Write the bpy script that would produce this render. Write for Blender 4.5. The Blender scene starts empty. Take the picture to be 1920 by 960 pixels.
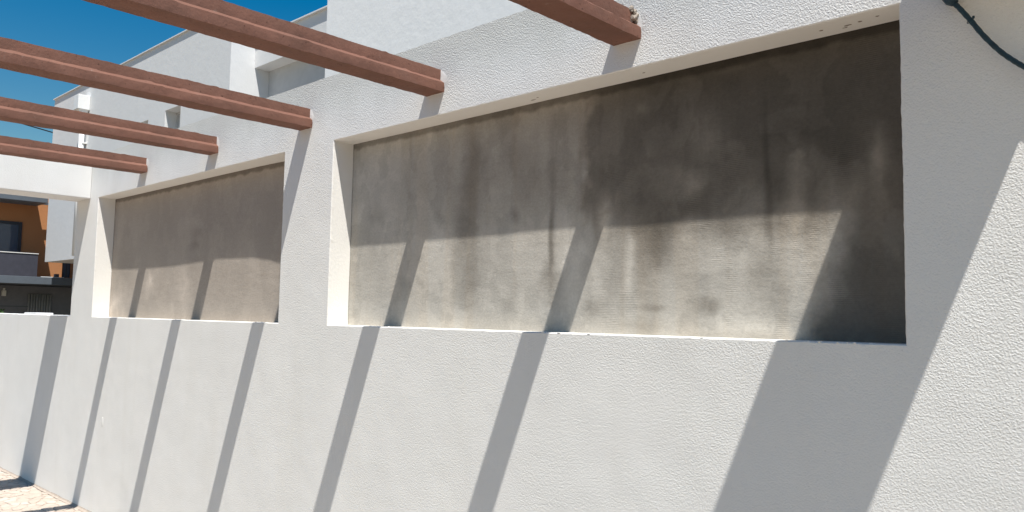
import bpy, bmesh, math, random
from mathutils import Vector, Matrix, noise, geometry

# ------------------------------------------------------------------ camera, sky, sun, exposure
scene = bpy.context.scene
col = scene.collection
R = math.radians

cam_data = bpy.data.cameras.new("camera")
cam = bpy.data.objects.new("camera", cam_data)
col.objects.link(cam)
F_ = Vector((-0.68461473, 0.72484183, 0.07685691))
R_ = Vector((0.72782422, 0.68552893, 0.01794424))
U_ = Vector((-0.0396809, 0.06822321, 0.99688064))
U_ = R_.cross(F_)
cam.matrix_world = Matrix(((R_.x, U_.x, -F_.x, 0.0), (R_.y, U_.y, -F_.y, -2.3995), (R_.z, U_.z, -F_.z, 1.6), (0, 0, 0, 1)))
cam_data.sensor_width = 36.0
cam_data.lens = 36.0 * 1491.76 / 1920.0
cam_data.clip_start = 0.05
cam_data.clip_end = 2000.0
scene.camera = cam

SUN = Vector((1.728, -1.0, 4.422)).normalized()          # direction towards the sun
world = bpy.data.worlds.new("World")
scene.world = world
world.use_nodes = True
wn = world.node_tree
for n in list(wn.nodes):
    wn.nodes.remove(n)
sky = wn.nodes.new("ShaderNodeTexSky")
sky.sky_type = 'NISHITA'
sky.sun_disc = False
sky.sun_elevation = math.asin(SUN.z)
sky.sun_rotation = math.atan2(SUN.x, SUN.y)
sky.altitude = 0
sky.air_density = 1.5
sky.dust_density = 0.0
sky.ozone_density = 3.0
bg = wn.nodes.new("ShaderNodeBackground")
bg.inputs["Strength"].default_value = 0.057
wo = wn.nodes.new("ShaderNodeOutputWorld")
hs = wn.nodes.new("ShaderNodeHueSaturation")
hs.inputs["Saturation"].default_value = 1.66
wn.links.new(sky.outputs[0], hs.inputs["Color"])
wn.links.new(hs.outputs[0], bg.inputs[0])
wn.links.new(bg.outputs[0], wo.inputs[0])

sl = bpy.data.lights.new("sun", 'SUN')
sl.energy = 4.9
sl.angle = R(0.53)
sl.color = (1.0, 0.962, 0.895)
so = bpy.data.objects.new("sun", sl)
so.rotation_euler = (-SUN).to_track_quat('-Z', 'Y').to_euler()
so.location = (0, -4, 12)
col.objects.link(so)

scene.view_settings.view_transform = 'Standard'
scene.view_settings.look = 'None'
scene.view_settings.gamma = 1.0
scene.view_settings.use_curve_mapping = False
scene.view_settings.exposure = 0.56

# ------------------------------------------------------------------ measures (metres; wall face is the plane y = 0)
ZT, ZS, ZTOP = 2.530, 1.543, 2.893            # head and sill of the openings, top of the wall
XRL, XRR, XLL, XLR, XO = -3.599, -0.736, -6.995, -4.0926, -7.4952
DEP = 0.1298
WALL_T = 0.26
BEAM_X = (-1.6315, -2.7163, -3.8128, -4.9134, -6.0282)   # right flange edge of each joist
ZB = 2.6336
XW1, XW2, WW = -7.1735, -0.2687, 0.3235
YFAR = -3.6

# ------------------------------------------------------------------ helpers
def tag(o, label=None, cat=None, group=None, kind=None):
    if label: o['label'] = label
    if cat: o['category'] = cat
    if group: o['group'] = group
    if kind: o['kind'] = kind
    return o

def empty(name, loc=(0, 0, 0)):
    o = bpy.data.objects.new(name, None)
    o.empty_display_size = 0.1
    o.location = loc
    col.objects.link(o)
    return o

def mk(name, verts, faces, mats, parent=None, smooth=False, fm=None):
    me = bpy.data.meshes.new(name)
    me.from_pydata([tuple(v) for v in verts], [], faces)
    for m in (mats if isinstance(mats, (list, tuple)) else [mats]):
        me.materials.append(m)
    if fm:
        for p, i in zip(me.polygons, fm):
            p.material_index = i
    if smooth:
        for p in me.polygons:
            p.use_smooth = True
    me.update()
    o = bpy.data.objects.new(name, me)
    col.objects.link(o)
    if parent:
        o.parent = parent
        o.matrix_parent_inverse = Matrix.Translation(-parent.location)
    return o

class MB:
    """collects boxes and prisms, then links them as one mesh object"""
    def __init__(s):
        s.bm = bmesh.new()
    def box(s, x0, x1, y0, y1, z0, z1, bev=0.0):
        r = bmesh.ops.create_cube(s.bm, size=1.0)
        for v in r['verts']:
            v.co = Vector((x0 + (v.co.x + .5) * (x1 - x0), y0 + (v.co.y + .5) * (y1 - y0), z0 + (v.co.z + .5) * (z1 - z0)))
        if bev:
            es = list({e for v in r['verts'] for e in v.link_edges})
            bmesh.ops.bevel(s.bm, geom=es, offset=bev, segments=2, affect='EDGES', profile=.6)
        return s
    def tube(s, pts, rad, n=10, flute=0.0):
        rings = []
        m = len(pts)
        up = Vector((0.13, -1, .21)).normalized()
        for i, p in enumerate(pts):
            p = Vector(p)
            t = (Vector(pts[min(i + 1, m - 1)]) - Vector(pts[max(i - 1, 0)])).normalized()
            a = t.cross(up).normalized(); b = t.cross(a).normalized()
            r = rad[i] if isinstance(rad, (list, tuple)) else rad
            rings.append([s.bm.verts.new(p + (a * math.cos(q) + b * math.sin(q)) * r * (1 + flute * (k % 2)))
                          for k, q in enumerate(2 * math.pi * k / n for k in range(n))])
        for A, B in zip(rings, rings[1:]):
            for k in range(n):
                s.bm.faces.new((A[k], A[(k + 1) % n], B[(k + 1) % n], B[k]))
        s.bm.faces.new(rings[0][::-1]); s.bm.faces.new(rings[-1])
        return s
    def build(s, name, mat, parent=None, smooth=False):
        bmesh.ops.recalc_face_normals(s.bm, faces=s.bm.faces[:])
        me = bpy.data.meshes.new(name)
        s.bm.to_mesh(me); s.bm.free()
        for m in (mat if isinstance(mat, (list, tuple)) else [mat]):
            me.materials.append(m)
        if smooth:
            for p in me.polygons: p.use_smooth = True
        o = bpy.data.objects.new(name, me)
        col.objects.link(o)
        if parent:
            o.parent = parent
            o.matrix_parent_inverse = Matrix.Translation(-parent.location)
        return o

def spline(pts, n):
    """Catmull-Rom through the points, n steps per span"""
    P = [Vector(p) for p in pts]
    P = [P[0] * 2 - P[1]] + P + [P[-1] * 2 - P[-2]]
    out = []
    for i in range(1, len(P) - 2):
        a, b, c, d = P[i - 1], P[i], P[i + 1], P[i + 2]
        for k in range(n):
            t = k / n
            out.append(.5 * (2 * b + (c - a) * t + (2 * a - 5 * b + 4 * c - d) * t * t + (3 * b - a - 3 * c + d) * t ** 3))
    out.append(P[-2])
    return out

def sstep(a, b, x):
    t = max(0.0, min(1.0, (x - a) / (b - a)))
    return t * t * (3 - 2 * t)

def fbm(x, y, z, o=4):
    return noise.fractal(Vector((x, y, z)), 1.0, 2.0, o)

# ------------------------------------------------------------------ materials
class NT:
    def __init__(s, name):
        s.m = bpy.data.materials.new(name)
        s.m.use_nodes = True
        s.t = s.m.node_tree
        s.b = s.t.nodes["Principled BSDF"]
        s.tc = s.t.nodes.new("ShaderNodeTexCoord").outputs["Object"]
    def n(s, typ, **kw):
        nd = s.t.nodes.new(typ)
        for k, v in kw.items():
            setattr(nd, k, v)
        return nd
    def link(s, a, b):
        s.t.links.new(a, b)
    def vec(s, scale=(1, 1, 1), rot=(0, 0, 0)):
        mp = s.n("ShaderNodeMapping")
        mp.inputs["Scale"].default_value = scale
        mp.inputs["Rotation"].default_value = rot
        s.link(s.tc, mp.inputs["Vector"])
        return mp.outputs[0]
    def noise(s, scale, detail=3, rough=.5, vec=None, dist=0.0):
        nd = s.n("ShaderNodeTexNoise")
        nd.inputs["Scale"].default_value = scale
        nd.inputs["Detail"].default_value = detail
        nd.inputs["Roughness"].default_value = rough
        nd.inputs["Distortion"].default_value = dist
        s.link(vec or s.tc, nd.inputs["Vector"])
        return nd.outputs["Fac"]
    def ramp(s, fac, stops):
        nd = s.n("ShaderNodeValToRGB")
        els = nd.color_ramp.elements
        while len(els) < len(stops):
            els.new(.5)
        for e, (p, c) in zip(els, stops):
            e.position = p
            e.color = (c, c, c, 1) if not isinstance(c, tuple) else (*c, 1)
        s.link(fac, nd.inputs[0])
        return nd.outputs[0]
    def math(s, op, a, b=None, c=None, clamp=False):
        nd = s.n("ShaderNodeMath", operation=op)
        nd.use_clamp = clamp
        for i, x in enumerate((a, b, c)):
            if x is None: continue
            if isinstance(x, (int, float)): nd.inputs[i].default_value = x
            else: s.link(x, nd.inputs[i])
        return nd.outputs[0]
    def mix(s, fac, a, b, blend='MIX'):
        nd = s.n("ShaderNodeMix", data_type='RGBA', blend_type=blend)
        for i, x in ((0, fac), (6, a), (7, b)):
            if isinstance(x, (int, float)): nd.inputs[i].default_value = x
            elif isinstance(x, tuple): nd.inputs[i].default_value = (*x, 1)
            else: s.link(x, nd.inputs[i])
        return nd.outputs[2]
    def bump(s, h, dist, strength=1.0, prev=None):
        nd = s.n("ShaderNodeBump")
        nd.inputs["Distance"].default_value = dist
        nd.inputs["Strength"].default_value = strength
        s.link(h, nd.inputs["Height"])
        if prev: s.link(prev, nd.inputs["Normal"])
        return nd.outputs[0]
    def done(s, color=None, rough=.8, normal=None, spec=.3, metal=0.0):
        if color is not None:
            if isinstance(color, tuple): s.b.inputs["Base Color"].default_value = (*color, 1)
            else: s.link(color, s.b.inputs["Base Color"])
        if isinstance(rough, (int, float)): s.b.inputs["Roughness"].default_value = rough
        else: s.link(rough, s.b.inputs["Roughness"])
        s.b.inputs["Specular IOR Level"].default_value = spec
        s.b.inputs["Metallic"].default_value = metal
        if normal: s.link(normal, s.b.inputs["Normal"])
        return s.m

def stucco(name, base=(.80, .795, .775), amp=.0034, coarse=0.0, grime_and_shade=False):
    """white textured render: worm-like grains about a centimetre across"""
    s = NT(name)
    worm = s.noise(175, 3, .62, dist=.3)
    fine = s.noise(330, 2, .6)
    vo = s.n("ShaderNodeTexVoronoi", feature='SMOOTH_F1'); vo.inputs["Scale"].default_value = 165; vo.inputs["Smoothness"].default_value = .35
    warp = s.n("ShaderNodeTexNoise"); warp.inputs["Scale"].default_value = 80; s.link(s.tc, warp.inputs["Vector"])
    wmix = s.n("ShaderNodeVectorMath", operation='MULTIPLY_ADD')
    s.link(warp.outputs["Color"], wmix.inputs[0]); wmix.inputs[1].default_value = (.012, .012, .012); s.link(s.tc, wmix.inputs[2])
    s.link(wmix.outputs[0], vo.inputs["Vector"])
    pebble = s.ramp(vo.outputs["Distance"], [(.15, 1.0), (.75, 0.0)])
    h = s.math('ADD', s.math('MULTIPLY', pebble, .42), s.math('ADD', s.math('MULTIPLY', s.ramp(worm, [(.3, 0.0), (.68, 1.0)]), .38), s.math('MULTIPLY', fine, .20)))
    patch = s.ramp(s.noise(1.3, 3, .55), [(.3, .55), (.7, 1.0)])        # the trowel worked it unevenly
    sep = s.n("ShaderNodeSeparateXYZ"); s.link(s.tc, sep.inputs[0])
    up = s.n("ShaderNodeMapRange"); up.inputs[1].default_value = 1.2; up.inputs[2].default_value = 2.75
    up.inputs[3].default_value = 1.05; up.inputs[4].default_value = 1.05 + coarse
    s.link(sep.outputs[2], up.inputs[0])
    nrm = s.bump(s.math('MULTIPLY', s.math('MULTIPLY', h, patch), up.outputs[0]), amp, 1.0)
    nrm = s.bump(s.noise(3.0, 2, .5), .006, 1.0, nrm)
    v = s.ramp(s.noise(2.1, 5, .62), [(.25, tuple(c * .955 for c in base)), (.6, base), (.85, tuple(min(.84, c * 1.02) for c in base))])
    pits = s.ramp(worm, [(.24, (.80, .79, .77)), (.36, (1, 1, 1))])
    c = s.mix(1.0, v, pits, 'MULTIPLY')
    streak = s.ramp(s.noise(3.2, 4, .6, s.vec((1, 1, .10))), [(.30, (.97, .965, .955)), (.48, (1, 1, 1))])
    c = s.mix(1.0, c, streak, 'MULTIPLY')
    scuff = s.ramp(s.noise(9.0, 6, .75, s.vec((1, 1, .7))), [(.17, (.70, .69, .68)), (.235, (1, 1, 1))])
    c = s.mix(.7, c, scuff, 'MULTIPLY')
    if grime_and_shade:
        # grey weathering that has crept down from the top of the parapet, with a ragged lower edge
        edge = s.math('MULTIPLY_ADD', s.noise(5.0, 6, .7, s.vec((1, 1, .5))), .34, sep.outputs[2])
        gm = s.n("ShaderNodeMapRange", interpolation_type='SMOOTHSTEP'); gm.inputs[1].default_value = 2.74; gm.inputs[2].default_value = 3.06
        s.link(edge, gm.inputs[0])
        c = s.mix(s.math('MULTIPLY', gm.outputs[0], .9), c, s.mix(1.0, c, (.80, .80, .785), 'MULTIPLY'))
    return s.done(c, .88, nrm, .2)

def smooth_paint(name, base, amp=.0012, scale=45, var=.05):
    s = NT(name)
    nrm = s.bump(s.noise(scale, 4, .6), amp, 1.0)
    nrm = s.bump(s.noise(7, 2, .5), .004, 1.0, nrm)
    c = s.ramp(s.noise(2.7, 5, .6), [(.25, tuple(x * (1 - var) for x in base)), (.7, base)])
    return s.done(c, .8, nrm, .25)

def reveal_paint():
    s = NT("reveal_paint")
    base = (.79, .775, .74)
    nrm = s.bump(s.noise(60, 4, .6), .0012, 1.0)
    c = s.ramp(s.noise(2.7, 5, .6), [(.25, tuple(x * .95 for x in base)), (.7, base)])
    chips = s.ramp(s.noise(13, 5, .7, s.vec((1, 2.2, 2.2))), [(.215, (.30, .24, .19)), (.232, (1, 1, 1))])
    c = s.mix(1.0, c, chips, 'MULTIPLY')
    return s.done(c, .8, nrm, .25)

def panel_mat(name, base, ridge):
    """raw cement render: comb ridges, fine sand, damp stains and painted shade from the painted 'stain' attribute"""
    s = NT(name)
    at = s.n("ShaderNodeVertexColor", layer_name="stain_and_shade")
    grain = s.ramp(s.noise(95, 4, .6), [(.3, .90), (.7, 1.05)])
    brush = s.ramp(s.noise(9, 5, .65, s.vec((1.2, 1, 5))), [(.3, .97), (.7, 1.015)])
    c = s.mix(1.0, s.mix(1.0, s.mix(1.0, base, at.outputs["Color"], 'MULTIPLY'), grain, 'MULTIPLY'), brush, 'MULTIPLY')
    wv = s.n("ShaderNodeTexWave", wave_type='BANDS', bands_direction='Z', wave_profile='SIN')
    wv.inputs["Scale"].default_value = 1.0 / .0065 / 3.18
    wv.inputs["Distortion"].default_value = 1.2
    wv.inputs["Detail"].default_value = 2
    wv.inputs["Detail Scale"].default_value = 1.5
    s.link(s.vec((.25, .25, 1)), wv.inputs["Vector"])
    mask = s.ramp(s.noise(3.6, 4, .6, s.vec((1.5, 1, .8))), [(.52, 0.0), (.66, 1.0)])
    sx = s.n('ShaderNodeSeparateXYZ'); s.link(s.tc, sx.inputs[0])
    zone = s.math('MULTIPLY_ADD', sx.outputs[0], 2.2, 4.9, clamp=True)
    mask = s.math('MULTIPLY', mask, zone)
    h = s.math('MULTIPLY', s.math('MULTIPLY', wv.outputs["Fac"], mask), ridge)
    nrm = s.bump(h, .0006, 1.0)
    nrm = s.bump(s.noise(120, 4, .65), .0012, 1.0, nrm)
    nrm = s.bump(s.noise(14, 5, .6, s.vec((.7, 1, 1.6))), .002, 1.0, nrm)
    return s.done(c, .9, nrm, .15)

def terracotta():
    s = NT("terracotta_paint")
    n1 = s.noise(6, 5, .65, s.vec((1, .6, 1)))
    c = s.ramp(n1, [(.25, (.138, .070, .050)), (.55, (.186, .088, .062)), (.8, (.205, .110, .082))])
    pit = s.ramp(s.noise(70, 3, .6), [(.27, (.42, .40, .38)), (.36, (1, 1, 1))])
    c = s.mix(1.0, c, pit, 'MULTIPLY')
    dust = s.ramp(s.noise(24, 4, .7), [(.66, 0.0), (.80, .55)])
    c = s.mix(dust, c, (.32, .24, .20))
    nrm = s.bump(s.noise(48, 5, .65), .0022, 1.0)
    nrm = s.bump(s.noise(11, 3, .5), .004, 1.0, nrm)
    return s.done(c, .78, nrm, .25)

def plain(name, base, rough=.6, var=.08, scale=6, amp=0.0, spec=.4, metal=0.0):
    s = NT(name)
    c = s.ramp(s.noise(scale, 4, .6), [(.3, tuple(x * (1 - var) for x in base)), (.7, tuple(x * (1 + var) for x in base))])
    nrm = s.bump(s.noise(scale * 12, 3, .6), amp, 1.0) if amp else None
    return s.done(c, rough, nrm, spec, metal)

def paving_mat():
    """pavement beyond the modelled flags: same stone, same joints, as colour and relief"""
    s = NT("crazy_paving")
    vo = s.n("ShaderNodeTexVoronoi", feature='DISTANCE_TO_EDGE'); vo.inputs["Scale"].default_value = 12
    vc = s.n("ShaderNodeTexVoronoi", feature='F1'); vc.inputs["Scale"].default_value = 12
    s.link(s.tc, vo.inputs["Vector"]); s.link(s.tc, vc.inputs["Vector"])
    joint = s.ramp(vo.outputs["Distance"], [(.02, 0.0), (.06, 1.0)])
    sep = s.n("ShaderNodeSeparateColor"); s.link(vc.outputs["Color"], sep.inputs[0])
    stone = s.ramp(sep.outputs[0], [(0, (.41, .335, .265)), (1, (.49, .41, .335))])
    c = s.mix(joint, (.30, .255, .215), stone)
    nrm = s.bump(joint, .006, 1.0)
    return s.done(c, .85, s.bump(s.noise(60, 4, .6), .002, 1.0, nrm), .2)

def glass(name, base, rough=.06):
    s = NT(name)
    return s.done(base, rough, s.bump(s.noise(1.5, 2, .5), .004, 1.0), .6)

M_STUCCO = stucco("textured_white_render", amp=.0015, coarse=1.1, grime_and_shade=True)
M_BEAMWHITE = stucco("white_beam_render", base=(.72, .715, .70), amp=.0011)
M_REVEAL = reveal_paint()
M_HOUSE = smooth_paint("house_render", (.71, .715, .715), amp=.002, scale=30, var=.04)
M_HOUSE2 = smooth_paint("near_house_render", (.83, .835, .835), amp=.0016, scale=26, var=.03)
M_SHUTTER = plain("grey_shutter", (.50, .51, .52), .5, .05)
M_PANEL_R = panel_mat("stained_cement", (.495, .470, .425), 1.0)
M_PANEL_L = panel_mat("brown_cement", (.405, .357, .310), .2)
M_TERRA = terracotta()
M_RAW = plain("raw_concrete", (.42, .36, .30), .95, .25, 40, .004, .1)
M_RAWDARK = plain("bare_mortar", (.26, .22, .185), .95, .25, 60, .002, .1)
M_PLASTER = smooth_paint("smooth_white_plaster", (.80, .79, .77), amp=.0022, scale=38, var=.04)
M_PAVE = paving_mat()
M_GROUND = plain("dusty_ground", (.20, .165, .125), .9, .12, 1.5, .01, .1)  # unseen soil, made dark to cut bounce light on the wall's right
M_JOINT = plain("sandy_joint", (.43, .365, .31), .95, .15, 30, .002, .1)
M_STONES = [plain("flag_stone_" + n, b, .82, .07, 14, .0025, .25) for n, b in
            (("cream", (.49, .42, .36)), ("sand", (.46, .39, .33)), ("pale", (.51, .455, .40)))]
M_ORANGE = smooth_paint("orange_render", (.46, .21, .092), amp=.002, scale=25, var=.08)
M_SLATE = plain("slate_grey_paint", (.105, .125, .150), .6, .06)
M_PARAPET = plain("dark_grey_cladding", (.050, .052, .070), .55, .1)
M_GROUNDFLOOR = plain("dark_shopfront_paint", (.20, .21, .25), .5, .1)
M_FRAME = plain("dark_window_frame", (.030, .034, .046), .4, .05)
M_GLASS = glass("blue_window_glass", (.060, .085, .125))
M_CURTAIN = plain("grey_curtain", (.33, .34, .37), .8, .1)
M_METAL = plain("white_metal", (.78, .78, .77), .4, .03, 5, 0, .5)
M_PVC = plain("white_plastic", (.80, .80, .79), .4, .03, 5, 0, .4)
M_CABLE = plain("dark_teal_rubber", (.012, .040, .060), .55, .2, 60, .001, .4)
M_BLACK = plain("black_cable", (.015, .016, .02), .6, .1)
M_LEAF = plain("shrub_leaf", (.055, .115, .030), .6, .25, 3)
M_BARK = plain("shrub_bark", (.14, .10, .07), .9, .2, 20, .003)

# ------------------------------------------------------------------ ground
g = mk("ground", [(-900, -900, -.06), (900, -900, -.06), (900, 900, -.06), (-900, 900, -.06)], [(0, 1, 2, 3)], M_GROUND)
tag(g, kind='structure')

# patio: a sheet with a rectangular bed cut out for the stones that are modelled one by one
PX0, PX1, PY0 = -9.25, -6.55, -.62
pav = empty("pavement", (-6, -2, 0)); tag(pav, kind='structure')
sheets = [(-20, PX0, -5.2, 0), (PX1, .15, -5.2, 0), (PX0, PX1, -5.2, PY0)]  # unseen outer edges drawn in to reduce bounce light
vs, fs = [], []
for (a, b, c_, d) in sheets:
    k = len(vs)
    vs += [(a, c_, 0), (b, c_, 0), (b, d, 0), (a, d, 0)]
    fs.append((k, k + 1, k + 2, k + 3))
mk("paving_sheet", vs, fs, M_PAVE, pav)
mk("joint_bed", [(PX0, PY0, -.0045), (PX1, PY0, -.0045), (PX1, -.001, -.0045), (PX0, -.001, -.0045)], [(0, 1, 2, 3)], M_JOINT, pav)

rnd = random.Random(5)
def clip(poly, p, nrm):
    out = []
    for a, b in zip(poly, poly[1:] + poly[:1]):
        da, db = (a - p).dot(nrm), (b - p).dot(nrm)
        if da <= 0: out.append(a)
        if da * db < 0: out.append(a + (b - a) * (da / (da - db)))
    return out
seeds = []
tries = 0
while len(seeds) < 296 and tries < 60000:
    tries += 1
    p = Vector((rnd.uniform(PX0, PX1), rnd.uniform(PY0, 0)))
    if all((p - q).length > .060 for q in seeds): seeds.append(p)
for i, p in enumerate(seeds):
    poly = [Vector((PX0, PY0)), Vector((PX1, PY0)), Vector((PX1, -.002)), Vector((PX0, -.002))]
    for q in seeds:
        if q is not p and (q - p).length < .5:
            m_ = (p + q) / 2
            d_ = (q - p).normalized()
            poly = clip(poly, m_ - d_ * .0035, d_)
            if len(poly) < 3: break
    if len(poly) < 3: continue
    cx = sum((q for q in poly), Vector((0, 0))) / len(poly)
    h = rnd.uniform(-.0015, .004)
    tx, ty = rnd.uniform(-.05, .05), rnd.uniform(-.05, .05)
    n = len(poly)
    V = []
    for q in poly:
        V.append((q.x, q.y, -.006))
    for q in poly:
        V.append((q.x, q.y, h - .003 + (q.x - cx.x) * tx + (q.y - cx.y) * ty))
    for q in poly:
        w = q + (cx - q).normalized() * min(.015, (cx - q).length * .4)
        V.append((w.x, w.y, h + (w.x - cx.x) * tx + (w.y - cx.y) * ty))
    Fc = [tuple(range(2 * n, 3 * n))]
    for k in range(n):
        l = (k + 1) % n
        Fc += [(k, l, n + l, n + k), (n + k, n + l, 2 * n + l, 2 * n + k)]
    mk("stone", V, Fc, M_STONES[rnd.choice((0, 0, 1, 1, 2))], pav)

# ------------------------------------------------------------------ the long white wall
wall = empty("rendered_wall", (-4, 0, 0))
tag(wall, "long white wall of grainy render with two recessed cement panels", "wall")

def edge_pts(a, b, step=.016, jit=.0016, seed=0.0):
    """points from a to b (2-D), b left out, wandering a little off the line"""
    a, b = Vector(a), Vector(b)
    L = (b - a).length
    n = max(1, int(L / step))
    nr = Vector((-(b - a).y, (b - a).x)) / L
    out = []
    for k in range(n):
        p = a + (b - a) * (k / n)
        if k:
            p = p + nr * (jit * 1.4 * noise.noise(Vector((p.x * 37 + seed, p.y * 37, seed))) +
                          jit * 1.1 * noise.noise(Vector((p.x * 9, p.y * 9 + seed, seed * 2))) +
                          (jit * 1.5 if noise.noise(Vector((p.x * 21 + seed, p.y * 21, 7.3))) > .52 else 0))
        out.append(p)
    return out

def loop(corners, seed, jit=.0016):
    pts = []
    for i, (a, b) in enumerate(zip(corners, corners[1:] + corners[:1])):
        pts += edge_pts(a, b, jit=jit, seed=seed + i * 3.1)
    return pts

def centre_shift(pts, corners, d):
    """move points of a rectangular loop outwards by d"""
    x0 = min(c[0] for c in corners); x1 = max(c[0] for c in corners)
    z0 = min(c[1] for c in corners); z1 = max(c[1] for c in corners)
    out = []
    for p in pts:
        q = p.copy()
        if abs(p.x - x0) < .012: q.x -= d
        if abs(p.x - x1) < .012: q.x += d
        if abs(p.y - z0) < .012: q.y -= d
        if abs(p.y - z1) < .012: q.y += d
        out.append(q)
    return out

outer = [(-12.0, -.05), (3.0, -.05), (3.0, ZTOP), (XO, ZTOP), (XO, ZS), (-12.0, ZS)]
out_pts = []
for i, (a, b) in enumerate(zip(outer, outer[1:] + outer[:1])):
    out_pts += edge_pts(a, b, step=.03, jit=.0022 if i in (2, 4) else 0.0, seed=11 + i)
holes = [[(XRL, ZS), (XRR, ZS), (XRR, ZT), (XRL, ZT)], [(XLL, ZS), (XLR, ZS), (XLR, ZT), (XLL, ZT)]]
h_in = [loop(h, 31.0 + 17 * i, .0010) for i, h in enumerate(holes)]
CH = .0035
h_out = [centre_shift(p, h, CH) for p, h in zip(h_in, holes)]
def to3(pts, y): return [Vector((p.x, y, p.y)) for p in pts]
polys = [to3(out_pts, 0)] + [to3(h, 0) for h in h_out]
tris = geometry.tessellate_polygon(polys)
V = [v for p in polys for v in p]
Fc, fm = [], []
for t in tris:
    a, b, c_ = (V[i] for i in t)
    nn = (b - a).cross(c_ - a)
    Fc.append(tuple(t) if nn.y < 0 else tuple(reversed(t))); fm.append(0)
n0 = len(out_pts)
bk = len(V); V += to3(out_pts, WALL_T)
for k in range(n0):
    l = (k + 1) % n0
    Fc.append((l, k, bk + k, bk + l)); fm.append(0)
off = n0
for hi, ho in zip(h_in, h_out):
    n = len(ho)
    a = len(V); V += to3(hi, CH)
    hc = holes[h_out.index(ho)]
    X0, X1, Z0, Z1 = hc[0][0], hc[1][0], hc[0][1], hc[2][1]
    st = []
    for p in hi:
        q = p.copy()
        if abs(p.x - X0) < .010: q.x = X0
        if abs(p.x - X1) < .010: q.x = X1
        if abs(p.y - Z0) < .010: q.y = Z0
        if abs(p.y - Z1) < .010: q.y = Z1
        st.append(q)
    b2 = len(V); V += to3(st, .020)
    b = len(V); V += to3(st, WALL_T)
    for k in range(n):
        l = (k + 1) % n
        Fc.append((off + k, off + l, a + l, a + k)); fm.append(1)
        Fc.append((a + k, a + l, b2 + l, b2 + k)); fm.append(1)
        Fc.append((b2 + k, b2 + l, b + l, b + k)); fm.append(1)
    off += n
bpolys = [to3(out_pts, WALL_T)]
for t in geometry.tessellate_polygon(bpolys):
    Fc.append(tuple(bk + i for i in t)); fm.append(0)
body = mk("wall_body", V, Fc, [M_STUCCO, M_REVEAL], wall, fm=fm)

# ---- cement panels: fine grids, uneven like hand-laid render, damp stains and some shade painted per vertex
DARK_R = [(-2.669, 2.153, 0.075, 0.373, 0.42, 0.6), (-2.716, 2.259, 0.16, 0.177, 0.14, 0.4), (-2.4, 2.296, 0.173, 0.108, 0.22, 0.3), (-2.157, 2.107, 0.018, 0.293, 0.18, 0.1), (-2.092, 2.19, 0.074, 0.201, 0.14, 0), (-3.108, 2.438, 0.013, 0.096, 0.15, 0), (-3.134, 2.277, 0.034, 0.218, 0.05, 0), (-2.377, 2.037, 0.035, 0.031, 0.35, 0), (-2.883, 2.069, 0.035, 0.031, 0.18, 0), (-3.365, 2.123, 0.068, 0.04, 0.14, 0), (-2.163, 1.915, 0.012, 0.135, 0.3, 0.6), (-2.171, 1.748, 0.047, 0.076, 0.26, 0.7), (-2.639, 1.755, 0.049, 0.098, 0.14, 0.1), (-2.627, 1.952, 0.018, 0.148, 0.08, 0), (-2.384, 1.639, 0.041, 0.042, 0.2, 0.2), (-3.127, 1.737, 0.058, 0.043, 0.18, 0), (-1.838, 1.763, 0.04, 0.166, 0.16, 0.6), (-1.688, 1.82, 0.07, 0.181, 0.3, 0.9), (-1.924, 1.633, 0.047, 0.051, 0.22, 0.7), (-1.67, 1.645, 0.06, 0.012, 0.3, 0.5), (-1.434, 1.641, 0.038, 0.032, 0.38, 0.7), (-1.215, 1.767, 0.056, 0.075, 0.3, 0.7), (-1.195, 1.932, 0.008, 0.100, 0.36, 0.5), (-1.188, 1.642, 0.077, 0.044, 0.14, 0.6), (-2.876, 1.683, 0.076, 0.036, 0.06, 0), (-1.603, 2.503, 0.403, 0.153, 0.2, 0.4), (-2.096, 2.428, 0.168, 0.068, 0.08, 0.6), (-1.383, 1.753, 0.14, 0.037, 0.07, 0), (-1.188, 1.536, 0.211, 0.021, 0.12, 1.0), (-1.717, 1.575, 0.094, 0.028, 0.12, 0.8), (-1.925, 2.15, 0.079, 0.258, 0.2, 0.5), (-1.746, 2.152, 0.144, 0.248, 0.18, 0.4), (-1.02, 2.248, 0.182, 0.209, 0.25, 0.1), (-1.208, 2.083, 0.010, 0.184, 0.36, 0.1), (-1.425, 2.04, 0.183, 0.115, 0.18, 0.0), (-0.804, 2.347, 0.038, 0.149, 0.1, 0.0), (-0.861, 1.742, 0.107, 0.211, 0.25, 0), (-0.937, 2.064, 0.033, 0.119, 0.15, 0)]
LIGHT_R = [(-1.556, 2.191, 0.132, 0.11, 0.22, 0), (-1.424, 2.321, 0.104, 0.068, 0.2, 0), (-1.11, 2.136, 0.08, 0.062, 0.22, 0), (-1.111, 2.029, 0.039, 0.089, 0.3, 0), (-0.832, 2.118, 0.031, 0.074, 0.3, 0), (-1.489, 2.095, 0.048, 0.043, 0.25, 0), (-1.71, 2.408, 0.029, 0.025, 0.25, 0), (-1.309, 2.493, 0.06, 0.015, 0.2, 0), (-1.897, 2.019, 0.037, 0.064, 0.22, 0), (-2.514, 2.237, 0.041, 0.243, 0.1, 0), (-2.002, 1.809, 0.107, 0.129, 0.06, 0.5), (-1.768, 1.802, 0.022, 0.143, 0.12, 0.3), (-1.282, 1.824, 0.115, 0.091, 0.08, 0), (-1.077, 1.868, 0.087, 0.078, 0.1, 0), (-1.283, 1.587, 0.273, 0.027, 0.03, 0.8), (-0.842, 1.987, 0.019, 0.099, 0.15, 0.3)]
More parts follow.
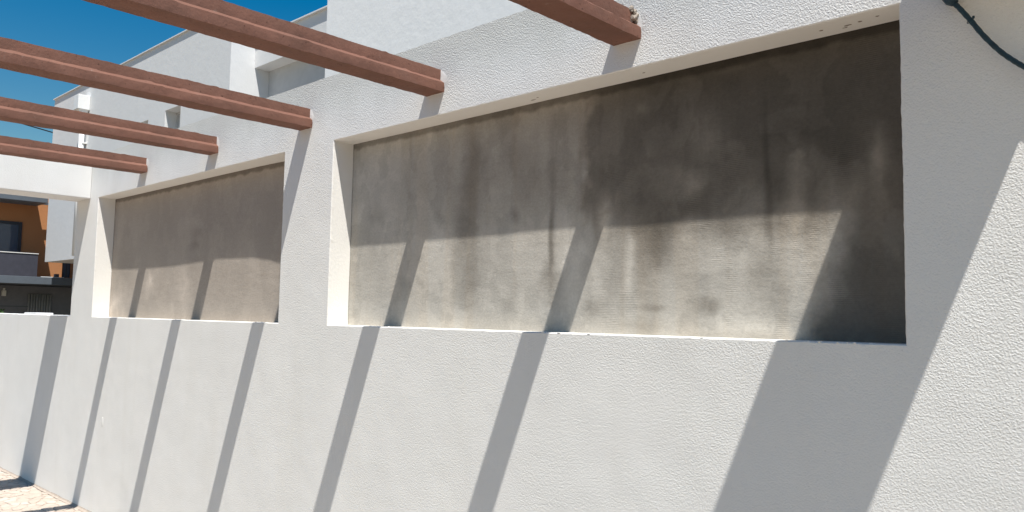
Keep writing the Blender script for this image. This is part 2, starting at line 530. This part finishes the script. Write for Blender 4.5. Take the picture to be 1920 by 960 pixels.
DARK_L = [(-5.454, 2.141, 0.066, 0.034, 0.22, 0.2), (-5.487, 2.06, 0.058, 0.034, 0.28, 0.2), (-5.291, 2.28, 0.071, 0.334, 0.08, 0), (-6.07, 2.258, 0.279, 0.164, 0.06, 0), (-5.058, 2.262, 0.427, 0.145, 0.06, 0), (-4.495, 2.152, 0.127, 0.2, 0.1, 0), (-6.737, 1.867, 0.152, 0.113, 0.08, 0), (-4.323, 1.559, 0.048, 0.032, 0.3, 0)]
LIGHT_L = [(-5.489, 2.238, 0.099, 0.046, 0.08, 0), (-6.203, 1.774, 0.059, 0.09, 0.15, 0), (-5.605, 1.748, 0.101, 0.152, 0.1, 0), (-6.904, 1.629, 0.091, 0.088, 0.12, 0), (-6.774, 1.738, 0.218, 0.13, 0.06, 0), (-5.808, 1.614, 0.053, 0.054, 0.12, 0)]

def blobs(L, x, z, dx, dz):
    """combined strength and warmth of the soft-edged stains at (x, z)"""
    k, w = 0.0, 0.0
    for (bx, bz, rx, rz, a, wm) in L:
        u = (x + dx * min(1, rx * 9) - bx) / rx; v = (z + dz * min(1, rz * 9) - bz) / rz
        q = u * u + v * v
        if q < 3.0:
            e = a * math.exp(-q * .9) * (1 if q < 2 else (3 - q))
            k += e; w += e * wm
    return k, w

def depth_profile(pts, x):
    if x <= pts[0][0]: return pts[0][1]
    for (a, da), (b, db) in zip(pts, pts[1:]):
        if x <= b:
            t = (x - a) / (b - a); t = t * t * (3 - 2 * t)
            return da + (db - da) * t
    return pts[-1][1]
PROF_R = [(-3.6, .129), (-2.98, .129), (-2.03, .1278), (-1.72, .1308), (-1.20, .1297), (-.97, .1314), (-.73, .131)]
PROF_L = [(-7.0, .1352), (-6.45, .1369), (-5.98, .1372), (-5.35, .1338), (-5.11, .1312), (-4.69, .1323), (-4.50, .1362), (-4.34, .1426), (-4.09, .146)]

def panel(label, x0, x1, prof, mat, dark, light, right):
    st = .0075
    nx = int((x1 - x0) / st); nz = int((ZT - ZS) / st)
    V, Fc, C = [], [], []
    for j in range(nz + 1):
        z = ZS - .004 + (ZT - ZS + .008) * j / nz
        for i in range(nx + 1):
            x = x0 - .004 + (x1 - x0 + .008) * i / nx
            y = depth_profile(prof, x)
            y += .0011 * fbm(x * 2.2, z * 3.4, 3.7, 3) + .0003 * fbm(x * 9, z * 20, 8.1, 3)
            V.append((x, y, z))
            dx = .08 * fbm(x * 6, z * 6, 1.3, 4); dz = .08 * fbm(x * 6, z * 6, 5.9, 4)
            f = 1.0; warm = 0.0
            run_n = .6 * fbm(x * 9, z * .55, 6.4, 4) + .4 * fbm(x * 23, z * 1.1, 2.7, 3)      # vertical runs
            mott = fbm(x * 3.1 + dx, z * 2.7 + dz, 9.4, 6)
            scrub = sstep(.02, .16, fbm(x * 5.2 + dx * 3, z * 4.1 + dz * 3, 4.4, 5))            # paler worn plaster, crisp rim
            scrub2 = sstep(.10, .17, fbm(x * 8.5, z * 5.5, 14.4, 6))
            if right:
                # damp upper right, fading at the shadow line; shade painted down the right end
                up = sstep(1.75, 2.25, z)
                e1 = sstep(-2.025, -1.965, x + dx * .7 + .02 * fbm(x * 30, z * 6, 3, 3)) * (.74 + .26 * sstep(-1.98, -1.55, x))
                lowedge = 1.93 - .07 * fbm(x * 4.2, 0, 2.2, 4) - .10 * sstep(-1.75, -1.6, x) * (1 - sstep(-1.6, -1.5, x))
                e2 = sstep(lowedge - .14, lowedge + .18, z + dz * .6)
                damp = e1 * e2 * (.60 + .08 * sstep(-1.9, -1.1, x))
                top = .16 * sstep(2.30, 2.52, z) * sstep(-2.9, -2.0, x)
                run = .62 * sstep(-1.13, -.98, x + dx * .7 + (z - 1.55) * -.22)  # painted shade, slanted much like the wide beam's shadow edge
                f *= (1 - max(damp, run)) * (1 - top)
                grime_and_shade = sstep(-3.75, -1.9, x + dx) * sstep(1.80 + .06 * fbm(x * 2.5, 3, 8, 3), 2.25, z + dz)
                f *= 1 - .20 * grime_and_shade  # recess shade painted into the upper half of the panel
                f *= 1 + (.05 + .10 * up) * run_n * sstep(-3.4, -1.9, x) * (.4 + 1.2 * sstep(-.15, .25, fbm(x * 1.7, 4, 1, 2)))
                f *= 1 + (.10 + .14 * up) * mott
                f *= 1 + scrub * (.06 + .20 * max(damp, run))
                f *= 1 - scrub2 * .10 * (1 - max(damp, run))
                warm += .7 * grime_and_shade + 1.0 * damp + .5 * run + .3 * sstep(0, .3, -run_n)
            else:
                f *= 1 + .07 * mott
                f *= 1 + scrub2 * .05 - .04 * sstep(1.9, 2.2, z)
            k, w = blobs(dark, x, z, dx, dz)
            k *= .95 + .8 * mott
            f *= math.exp(-1.25 * k * (1.0 + .12 * (1 - sstep(1.85, 2.0, z)))); warm += w * 1.3
            k, w = blobs(light, x, z, dx, dz)
            f *= math.exp(1.9 * k * (.9 + 1.4 * mott))
            # thin dark mortar line under the head and down the left reveal
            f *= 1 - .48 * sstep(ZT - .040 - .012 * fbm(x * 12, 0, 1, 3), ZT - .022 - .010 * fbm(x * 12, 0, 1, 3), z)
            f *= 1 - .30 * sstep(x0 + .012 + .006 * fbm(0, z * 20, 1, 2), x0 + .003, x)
            warm += .25 * (1 - sstep(ZS + .01, ZS + .09, z))
            warm = min(1.0, warm)
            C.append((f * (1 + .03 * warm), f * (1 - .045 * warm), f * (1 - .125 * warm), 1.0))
    for j in range(nz):
        for i in range(nx):
            a = j * (nx + 1) + i
            Fc.append((a, a + 1, a + nx + 2, a + nx + 1))
    # back and edges: a slab, not a sheet
    k = len(V)
    xa, xb, za, zb = x0 - .004, x1 + .004, ZS - .004, ZT + .004
    V += [(xa, WALL_T - .03, za), (xb, WALL_T - .03, za), (xb, WALL_T - .03, zb), (xa, WALL_T - .03, zb)]
    Fc.append((k + 3, k + 2, k + 1, k))
    C += [(1, 1, 1, 1)] * 4
    o = mk("infill_panel", V, Fc, mat, wall, smooth=True)
    ca = o.data.color_attributes.new("stain_and_shade", 'FLOAT_COLOR', 'POINT')
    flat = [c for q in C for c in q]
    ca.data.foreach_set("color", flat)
    o['label'] = label
    return o
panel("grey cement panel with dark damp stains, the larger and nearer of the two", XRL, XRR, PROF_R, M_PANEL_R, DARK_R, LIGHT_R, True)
panel("plain brown cement panel, the smaller and farther of the two", XLL, XLR, PROF_L, M_PANEL_L, DARK_L, LIGHT_L, False)

# ---- crumbs of plaster left along the sills and heads
rc = random.Random(9)
mbc = MB()
for (a, b) in ((XRL, XRR), (XLL, XLR)):
    for k in range(46):
        x = rc.uniform(a + .02, b - .02); s_ = rc.uniform(.0018, .0055)
        y = rc.uniform(.002, .012)
        r = bmesh.ops.create_icosphere(mbc.bm, subdivisions=1, radius=s_)
        for v in r['verts']:
            v.co = Vector((x + v.co.x * rc.uniform(.8, 2.4), y + v.co.y, ZS + v.co.z * .6))
tag(mbc.build("plaster_crumb", M_PLASTER, wall), kind='stuff')

rk = random.Random(12)
for (x, y, a, b) in ((-2.238, .086, .016, .003), (-1.667, .071, .007, .004), (-.910, .075, .013, .004), (-.871, .067, .009, .005), (-.925, .090, .009, .002), (-.991, .067, .007, .0035), (-.816, .057, .006, .003), (-2.20, .070, .006, .0025)):
    q = [(x + math.cos(t) * a * rk.uniform(.6, 1.2), y + math.sin(t) * b * rk.uniform(.5, 1.3)) for t in (k * math.pi / 5 for k in range(10))]
    mk("chip", [(u, w, ZT - .0012) for u, w in q] + [(u, w, ZT + .004) for u, w in q], [tuple(range(10))[::-1]] + [(k, (k + 1) % 10, 10 + (k + 1) % 10, 10 + k) for k in range(10)], M_RAWDARK, wall)

# ---- white patches at the joist ends, standing in for the halo of lit edges
def collar(bx, seed):
    bm = bmesh.new()
    n = 40
    cx, cz = bx - .062, ZB + .055
    r0, r1 = [], []
    for k in range(n):
        t = 2 * math.pi * k / n
        w = .5 + .5 * math.cos(t)
        ru = (.066 + .010 * w + .016 * noise.noise(Vector((math.cos(t) * 1.5, math.sin(t) * 1.5, seed))))
        rv = (.064 + .008 * noise.noise(Vector((math.cos(t) * 2, math.sin(t) * 2, seed + 5))))
        # the shade side under the joist keeps no patch
        zz = cz + math.sin(t) * rv
        r0.append(bm.verts.new((cx + math.cos(t) * ru, -.0006, max(zz, ZB - .004))))
        r1.append(bm.verts.new((cx + math.cos(t) * ru * .82, -.0022, max(cz + math.sin(t) * rv * .85, ZB - .002))))
    for k in range(n):
        l = (k + 1) % n
        try: bm.faces.new((r0[k], r0[l], r1[l], r1[k]))
        except ValueError: pass
    bm.faces.new(r1)
    bmesh.ops.recalc_face_normals(bm, faces=bm.faces[:])
    me = bpy.data.meshes.new("halo_patch"); bm.to_mesh(me); bm.free()
    me.materials.append(M_PLASTER)
    for p in me.polygons: p.use_smooth = True
    o = bpy.data.objects.new("halo_patch", me); col.objects.link(o)
    o.parent = wall; o.matrix_parent_inverse = Matrix.Translation(-wall.location)
for i, bx in enumerate(BEAM_X): collar(bx, i * 2.7)

# ---- sandy mortar fillet where the paving meets the foot of the wall
V, Fc = [], []
nf = 360
for i in range(nf + 1):
    x = -11.9 + 12.0 * i / nf
    a = .020 + .006 * noise.noise(Vector((x * 6, 0, 0))) + .004 * noise.noise(Vector((x * 25, 0, 3)))
    b = .022 + .008 * noise.noise(Vector((x * 5, 4, 0))) + .004 * noise.noise(Vector((x * 28, 0, 9)))
    V += [(x, -.0005, a), (x, -.004, a * .55), (x, -.011, a * .22), (x, -b, .0045)]
for i in range(nf):
    for k in range(3):
        Fc.append((4 * i + k, 4 * i + 4 + k, 4 * i + 5 + k, 4 * i + 1 + k))
mk("mortar_fillet", V, [f[::-1] for f in Fc], M_JOINT, wall, smooth=True)

# ---- small white blob of plaster low on the wall
bm = bmesh.new()
bmesh.ops.create_uvsphere(bm, u_segments=16, v_segments=10, radius=1.0)
for v in bm.verts:
    d = 1 + .12 * noise.noise(v.co * 1.7)
    v.co = Vector((-6.634 + v.co.x * .017 * d, v.co.y * .0020 * d, .727 + v.co.z * .038 * d))
me = bpy.data.meshes.new("plaster_lump"); bm.to_mesh(me); bm.free()
me.materials.append(M_STUCCO)
for p in me.polygons: p.use_smooth = True
o = bpy.data.objects.new("plaster_lump", me); col.objects.link(o); o.parent = wall
o.matrix_parent_inverse = Matrix.Translation(-wall.location)

# ------------------------------------------------------------------ white concrete beams closing the pergola
def white_beam(x0, x1, y0, y1, label, name="concrete_beam"):
    o = MB().box(x0, x1, y0, y1, ZT + .006, ZTOP, .006).build(name, M_BEAMWHITE)
    tag(o, label, "concrete beam", "white concrete beams round the pergola")
white_beam(XW1 - WW, XW1, YFAR, -.001, "white rendered beam across the far end of the pergola, above the low wall")
white_beam(XW2 - WW, XW2, YFAR, -.001, "white rendered beam overhead at the near end of the pergola")
white_beam(XW1 - WW, XW2, YFAR - .301, YFAR - .001, "white rendered beam along the open side of the pergola")
for x, l in ((XW1 - WW / 2, "white square pillar under the far corner of the pergola"), (XW2 - WW / 2, "white square pillar under the near corner of the pergola")):
    o = MB().box(x - .15, x + .15, YFAR - .30, YFAR - .002, 0, ZT + .004, .006).build("pillar", M_BEAMWHITE)
    tag(o, l, "pillar", "white pillars of the pergola")

# ------------------------------------------------------------------ terracotta joists
PROFILE = [(0, 0), (.0015, .022), (0, .042), (-.025, .060), (-.0245, .085), (-.026, .110), (-.099, .110), (-.1, .060), (-.125, .042), (-.125, 0), (-.083, -.001), (-.042, -.001)]
SHARP = {0, 2, 3, 5, 6, 7, 8, 9}
def joist(bx, seed, label, chipped=False):
    y0, y1 = YFAR + .0, .02
    if chipped: y1 = .02
    n = 190
    np_ = len(PROFILE)
    V, Fc = [], []
    for i in range(n + 1):
        t = i / n
        y = y0 + (y1 - y0) * t
        for k, (px, pz) in enumerate(PROFILE):
            a = .0016 if k in (2, 3, 5, 0, 9) else .0010
            jx = a * (fbm(y * 11 + k * 7.1, seed, k * 3.3, 3) + .8 * noise.noise(Vector((y * 55, seed * 3 + k, 1.0))))
            jz = a * (fbm(y * 11 + k * 5.7, seed + 9, k * 2.1, 3) + .8 * noise.noise(Vector((y * 55, seed * 2 + k, 6.0))))
            if k in (5, 3, 2) and noise.noise(Vector((y * 17, seed * 5 + k, 2.0))) > .42:
                jz += .0025; jx += .0015                      # mortar left on the arris
            yy = y
            if chipped and i == n - 1 and k in (4, 5, 6): yy -= .0
            V.append((bx + px + jx, yy, ZB + pz + jz))
    for i in range(n):
        for k in range(np_):
            l = (k + 1) % np_
            Fc.append((i * np_ + k, i * np_ + l, (i + 1) * np_ + l, (i + 1) * np_ + k))
    Fc.append(tuple(range(np_))); Fc.append(tuple(range(n * np_, (n + 1) * np_))[::-1])
    o = mk("pergola_beam", V, Fc, M_TERRA, smooth=True)
    me = o.data
    bm = bmesh.new(); bm.from_mesh(me)
    bmesh.ops.recalc_face_normals(bm, faces=bm.faces[:])
    bm.verts.ensure_lookup_table()
    for e in bm.edges:
        a, b = e.verts[0].index, e.verts[1].index
        if a % np_ == b % np_ and (a % np_) in SHARP: e.smooth = False
    bm.to_mesh(me); bm.free()
    tag(o, label, "beam", "terracotta joists across the pergola")
    if chipped:
        m = MB()
        rr = random.Random(4)
        for q in range(16):
            r = bmesh.ops.create_icosphere(m.bm, subdivisions=1, radius=1)
            s_ = rr.uniform(.006, .012)
            c_ = Vector((bx - .020 + rr.uniform(-.006, .006), -rr.uniform(.002, .030), ZB + rr.uniform(.066, .113)))
            for v in r['verts']: v.co = c_ + v.co * s_ * rr.uniform(.8, 1.25)
        c2 = m.build("broken_edge", M_RAW, o, smooth=False)
    return o
labels = ["terracotta joist nearest the camera with a broken corner, above the larger cement panel",
          "terracotta joist meeting the wall above the left part of the larger cement panel",
          "terracotta joist meeting the wall above the white pier between the two panels",
          "terracotta joist meeting the wall above the middle of the smaller cement panel",
          "terracotta joist farthest from the camera, in front of the white end beam"]
for i, (bx, l) in enumerate(zip(BEAM_X, labels)):
    joist(bx, 1.7 + i * 4.3, l, i == 0)

# ------------------------------------------------------------------ dark cable looping over the wall at the near end
cab = empty("hanging_cable", (-.57, -.03, 2.48))
tag(cab, "dark teal cable with a thick connector sagging across the shaded wall", "cable")
pts = spline([(-.612, -.016, 2.530), (-.603, -.022, 2.508), (-.588, -.03, 2.486), (-.571, -.032, 2.463), (-.546, -.03, 2.424), (-.515, -.03, 2.373), (-.479, -.03, 2.324), (-.449, -.03, 2.292), (-.426, -.03, 2.271), (-.397, -.03, 2.250), (-.33, -.028, 2.215), (-.22, -.026, 2.185), (-.08, -.024, 2.18), (.1, -.02, 2.21), (.3, -.014, 2.27)], 6)
MB().tube(pts, [.0068 + .0005 * math.sin(i * 2.1) for i in range(len(pts))], 12).build("cord", M_CABLE, cab, smooth=True)
cp = [(-.616, -.016, 2.545), (-.600, -.026, 2.512), (-.590, -.030, 2.492), (-.583, -.031, 2.480)]
MB().tube(cp, [.018, .0185, .016, .009], 18, .10).build("connector", M_CABLE, cab)
tp = [(-.546 + .0115 * math.cos(a) * .7, -.03 + .0085 * math.sin(a), 2.424 + .006 * math.cos(a)) for a in (i * math.pi / 8 for i in range(17))]
mt = MB(); mt.tube(tp, .0012, 6); mt.box(-.5395, -.534, -.042, -.037, 2.425, 2.431)
mt.build("cable_tie", M_CABLE, cab)

# ------------------------------------------------------------------ houses behind the wall
def facade(x0, x1, z0, z1, y, holes, reveal):
    """front sheet of a house with openings cut in it and their reveals; returns verts and faces"""
    polys = [[Vector((x0, y, z0)), Vector((x1, y, z0)), Vector((x1, y, z1)), Vector((x0, y, z1))]]
    for (a, b, c_, d) in holes:
        polys.append([Vector((a, y, c_)), Vector((b, y, c_)), Vector((b, y, d)), Vector((a, y, d))])
    tr = geometry.tessellate_polygon(polys)
    V = [v for p in polys for v in p]
    Fc = []
    for t in tr:
        a, b, c_ = (V[i] for i in t)
        Fc.append(tuple(t) if (b - a).cross(c_ - a).y < 0 else tuple(reversed(t)))
    for h in range(len(holes)):
        k = 4 + 4 * h
        b = len(V); V += [V[k + i] + Vector((0, reveal, 0)) for i in range(4)]
        for i in range(4):
            j = (i + 1) % 4
            Fc.append((k + i, k + j, b + j, b + i))
    return V, Fc

def closed_house(V, Fc, x0, x1, z0, z1, y, y2):
    k = len(V)
    V += [Vector((x0, y, z0)), Vector((x1, y, z0)), Vector((x1, y, z1)), Vector((x0, y, z1)),
          Vector((x0, y2, z0)), Vector((x1, y2, z0)), Vector((x1, y2, z1)), Vector((x0, y2, z1))]
    for q in ((4, 0, 3, 7), (1, 5, 6, 2), (5, 4, 7, 6), (3, 2, 6, 7), (4, 5, 1, 0)):
        Fc.append(tuple(k + i for i in q))

house = empty("white_house", (-20, 9, 0))
tag(house, "long white flat-roofed house with small deep windows behind the wall", "house")
AX0, AX1, AY, AZ0, AZ1 = -28.95, -16.818, 6.0, 3.13, 8.52
wins = [(-20.20, -19.30, 5.45, 6.70), (-22.13, -21.23, 5.45, 6.63)]
V, Fc = facade(AX0, AX1, AZ0, AZ1, AY, wins, .34)
closed_house(V, Fc, AX0, AX1, AZ0, AZ1, AY, 15)
mk("upper_storey", V, Fc, M_HOUSE, house)
BY, BZ1 = 6.595, 7.92
V, Fc = facade(AX1 + .002, -12.6, 0, BZ1, BY, [(AX1 + .006, -13.0, 4.6, 7.26)], .36)
closed_house(V, Fc, AX1 + .002, -12.6, 0, BZ1, BY, 14.9)
mk("side_wing", V, Fc, M_HOUSE, house)
MB().box(AX1 - .3, -12.7, BY + .36, BY + .42, 4.5, 7.4).build("balcony_door", M_SHUTTER, house)
MB().box(AX0 + 5.5, AX1 - .02, AY + .9, 14.9, 0, AZ0 - .003).build("lower_storey", M_HOUSE, house)
rf = MB().box(AX0 - .04, AX1 + .04, AY - .042, 15.03, AZ1 + .002, AZ1 + .034, .005).build("roof_edge", M_HOUSE, house)
MB().box(AX1 + .045, -12.5, BY - .06, 14.95, BZ1 + .002, BZ1 + .036, .005).build("roof_edge", M_HOUSE, house)
for (a, b, c_, d) in wins:
    yb = AY + .34
    fr = MB()
    fr.box(a - .02, a + .06, yb - .05, yb + .02, c_ - .02, d + .02); fr.box(b - .06, b + .02, yb - .05, yb + .02, c_ - .02, d + .02)
    fr.box(a + .061, b - .061, yb - .048, yb + .018, d - .06, d + .02); fr.box(a + .061, b - .061, yb - .048, yb + .018, c_ - .02, c_ + .06)
    w = fr.build("window", M_SHUTTER, house)
    MB().box(a + .05, b - .05, yb - .015, yb + .01, c_ + .05, d - .05).build("pane", M_SHUTTER, w)
# rainwater head and pipe near the far corner
pipe = MB().tube([(-25.80, 5.87, 7.35), (-25.80, 5.87, 3.2)], .075, 14).build("downpipe", M_PVC, house, smooth=True)
hp = MB()
hp.box(-26.00, -25.62, 5.66, 5.995, 7.62, 8.06, .01)
bm = hp.bm
t4 = [bm.verts.new(p) for p in ((-25.97, 5.69, 7.618), (-25.65, 5.69, 7.618), (-25.65, 5.98, 7.618), (-25.97, 5.98, 7.618))]
b4 = [bm.verts.new(p) for p in ((-25.87, 5.80, 7.42), (-25.73, 5.80, 7.42), (-25.73, 5.94, 7.42), (-25.87, 5.94, 7.42))]
for i in range(4):
    j = (i + 1) % 4
    bm.faces.new((t4[i], t4[j], b4[j], b4[i]))
bm.faces.new(b4)
hp.build("rainwater_head", M_PVC, house)
for z in (6.6, 5.0, 3.8):
    MB().box(-25.89, -25.71, 5.86, 5.998, z, z + .04).build("pipe_bracket", M_PVC, pipe)

house2 = empty("near_house", (-5, 6, 0))
tag(house2, "tall smooth white house block rising directly behind the wall", "house")
V, Fc = facade(-9.888, -1.0, 0, 9.2, 4.0, [(-4.2, -3.0, 1.0, 2.2)], .2)
closed_house(V, Fc, -9.888, -1.0, 0, 9.2, 4.0, 10)
mk("wall", V, Fc, M_HOUSE2, house2)
MB().box(-9.94, -.95, 3.95, 10.05, 9.202, 9.27, .008).build("roof_edge", M_HOUSE2, house2)
w = MB().box(-4.22, -2.98, 4.18, 4.22, .98, 2.22).build("window", M_FRAME, house2)
MB().box(-4.1, -3.1, 4.165, 4.178, 1.1, 2.1).build("pane", M_GLASS, w)

# ------------------------------------------------------------------ orange building seen over the low wall
ob = empty("orange_building", (-31, 5, 0))
tag(ob, "orange rendered building with dark balcony seen over the low wall", "building")
XF = -31.0
MB().box(-40, XF, -6, 14, 2.66, 5.6).build("upper_wall", M_ORANGE, ob)
MB().box(-40, XF - .9, -6, 14, 0, 2.40).build("ground_floor_wall", M_GROUNDFLOOR, ob)
MB().box(-40.2, -29.8, -6.2, 6.23, 5.17, 5.34, .01).build("roof_slab", M_SLATE, ob)
MB().box(XF + .35, XF + .47, 6.235, 13, 5.20, 5.27).build("shadow_bar", M_SLATE, ob)  # unseen bar, added for the shadow band on the orange wall
MB().box(-40.1, -29.8, -6.1, 9.5, 2.42, 2.668, .01).build("balcony_slab", M_SLATE, ob)
MB().box(-29.90, -29.81, -6.0, 6.04, 2.67, 3.42).build("balcony_parapet", M_PARAPET, ob)
MB().box(-29.92, -29.79, -6.0, 6.05, 3.422, 3.447).build("handrail", M_METAL, ob)
MB().box(-30.9, -29.95, 5.98, 6.04, 2.67, 3.40).build("balcony_parapet", M_PARAPET, ob)
for (a, b) in ((4.3, 5.82), (1.2, 2.9)):
    m = MB()
    m.box(XF - .02, XF + .05, a, a + .10, 2.70, 4.56); m.box(XF - .02, XF + .05, b - .10, b, 2.70, 4.56)
    m.box(XF - .018, XF + .048, a + .101, b - .101, 4.46, 4.56); m.box(XF - .018, XF + .048, a + .101, b - .101, 2.70, 2.80)
    w = m.build("window", M_FRAME, ob)
    MB().box(XF - .01, XF + .02, a + .09, b - .09, 2.78, 4.48).build("pane", M_GLASS, w)
# glazed screen, stored things on the open end of the balcony
sc = MB()
for k in range(3):
    sc.box(-30.42, -30.38, 6.98 + k * .115, 7.0 + k * .115, 2.67, 3.2)
sc.box(-30.415, -30.385, 6.98, 7.23, 3.2, 3.225)
w = sc.build("glass_screen", M_FRAME, ob)
MB().box(-30.405, -30.395, 7.0, 7.21, 2.70, 3.2).build("pane", M_GLASS, w)
MB().box(-30.2, -30.02, 6.66, 6.78, 2.67, 2.80, .01).build("flower_box", M_PARAPET, ob)
MB().box(-29.99, -29.92, 6.2, 6.9, 2.67, 2.69).build("ledge_tile", M_METAL, ob)
# ground floor: wall lamp, curtained shop window, rail
lm = MB(); lm.box(XF - .89, XF - .75, 5.56, 5.68, 2.02, 2.22, .02); lm.box(XF - .86, XF - .80, 5.59, 5.65, 2.22, 2.30)
lm.build("wall_lamp", M_METAL, ob)
m = MB()
for k in range(9):
    y = 6.42 + k * .085
    m.tube([(XF - .86 + .02 * (k % 2), y, 2.12), (XF - .86 + .02 * (k % 2), y, .6)], .04, 6)
m.build("curtain", M_CURTAIN, ob, smooth=True)
MB().box(XF - .5, XF - .46, 3, 6.3, 1.66, 1.69).build("rail", M_SLATE, ob)

# white block standing just beyond the low wall
o = MB().box(-14.22, -13.62, 1.48, 1.72, 0, 1.540, .01).build("gate_pillar", M_HOUSE2)
tag(o, "low white block whose top shows just over the low wall", "pillar")

# overhead cable running to the side of the house
a, b = Vector((-43.6, 13.1, 10.03)), Vector((-37.0, 3.6, 9.79))
cw = [a.lerp(b, t) - Vector((0, 0, .25 * t * (1 - t))) for t in (i / 24 for i in range(25))]
o = MB().tube(cw, .028, 8).build("overhead_cable", M_BLACK, smooth=True)
tag(o, "thin dark overhead cable against the blue sky beside the white house", "cable")
# shrub beyond the low wall
sh = empty("shrub", (-29.1, 4.75, 0)); tag(sh, "small green shrub at the foot of the orange building", "shrub")
rs = random.Random(2)
V, Fc = [], []
for k in range(900):
    u = Vector((rs.gauss(0, 1), rs.gauss(0, 1), rs.gauss(0, 1))).normalized() * rs.uniform(.35, 1) ** .6
    c_ = Vector((-29.1 + u.x * .42, 4.72 + u.y * .40, 1.12 + u.z * .55 + .06 * math.sin(u.x * 9)))
    a = Vector((rs.gauss(0, 1), rs.gauss(0, 1), rs.gauss(0, 1))).normalized() * .05
    b = a.orthogonal().normalized() * .028
    i = len(V); V += [c_ - a, c_ + b, c_ + a, c_ - b]; Fc.append((i, i + 1, i + 2, i + 3))
mk("foliage", V, Fc, M_LEAF, sh)
MB().tube([(-29.1, 4.75, -.06), (-29.09, 4.74, .5), (-29.12, 4.72, 1.1)], [.04, .03, .015], 8).build("stem", M_BARK, sh)
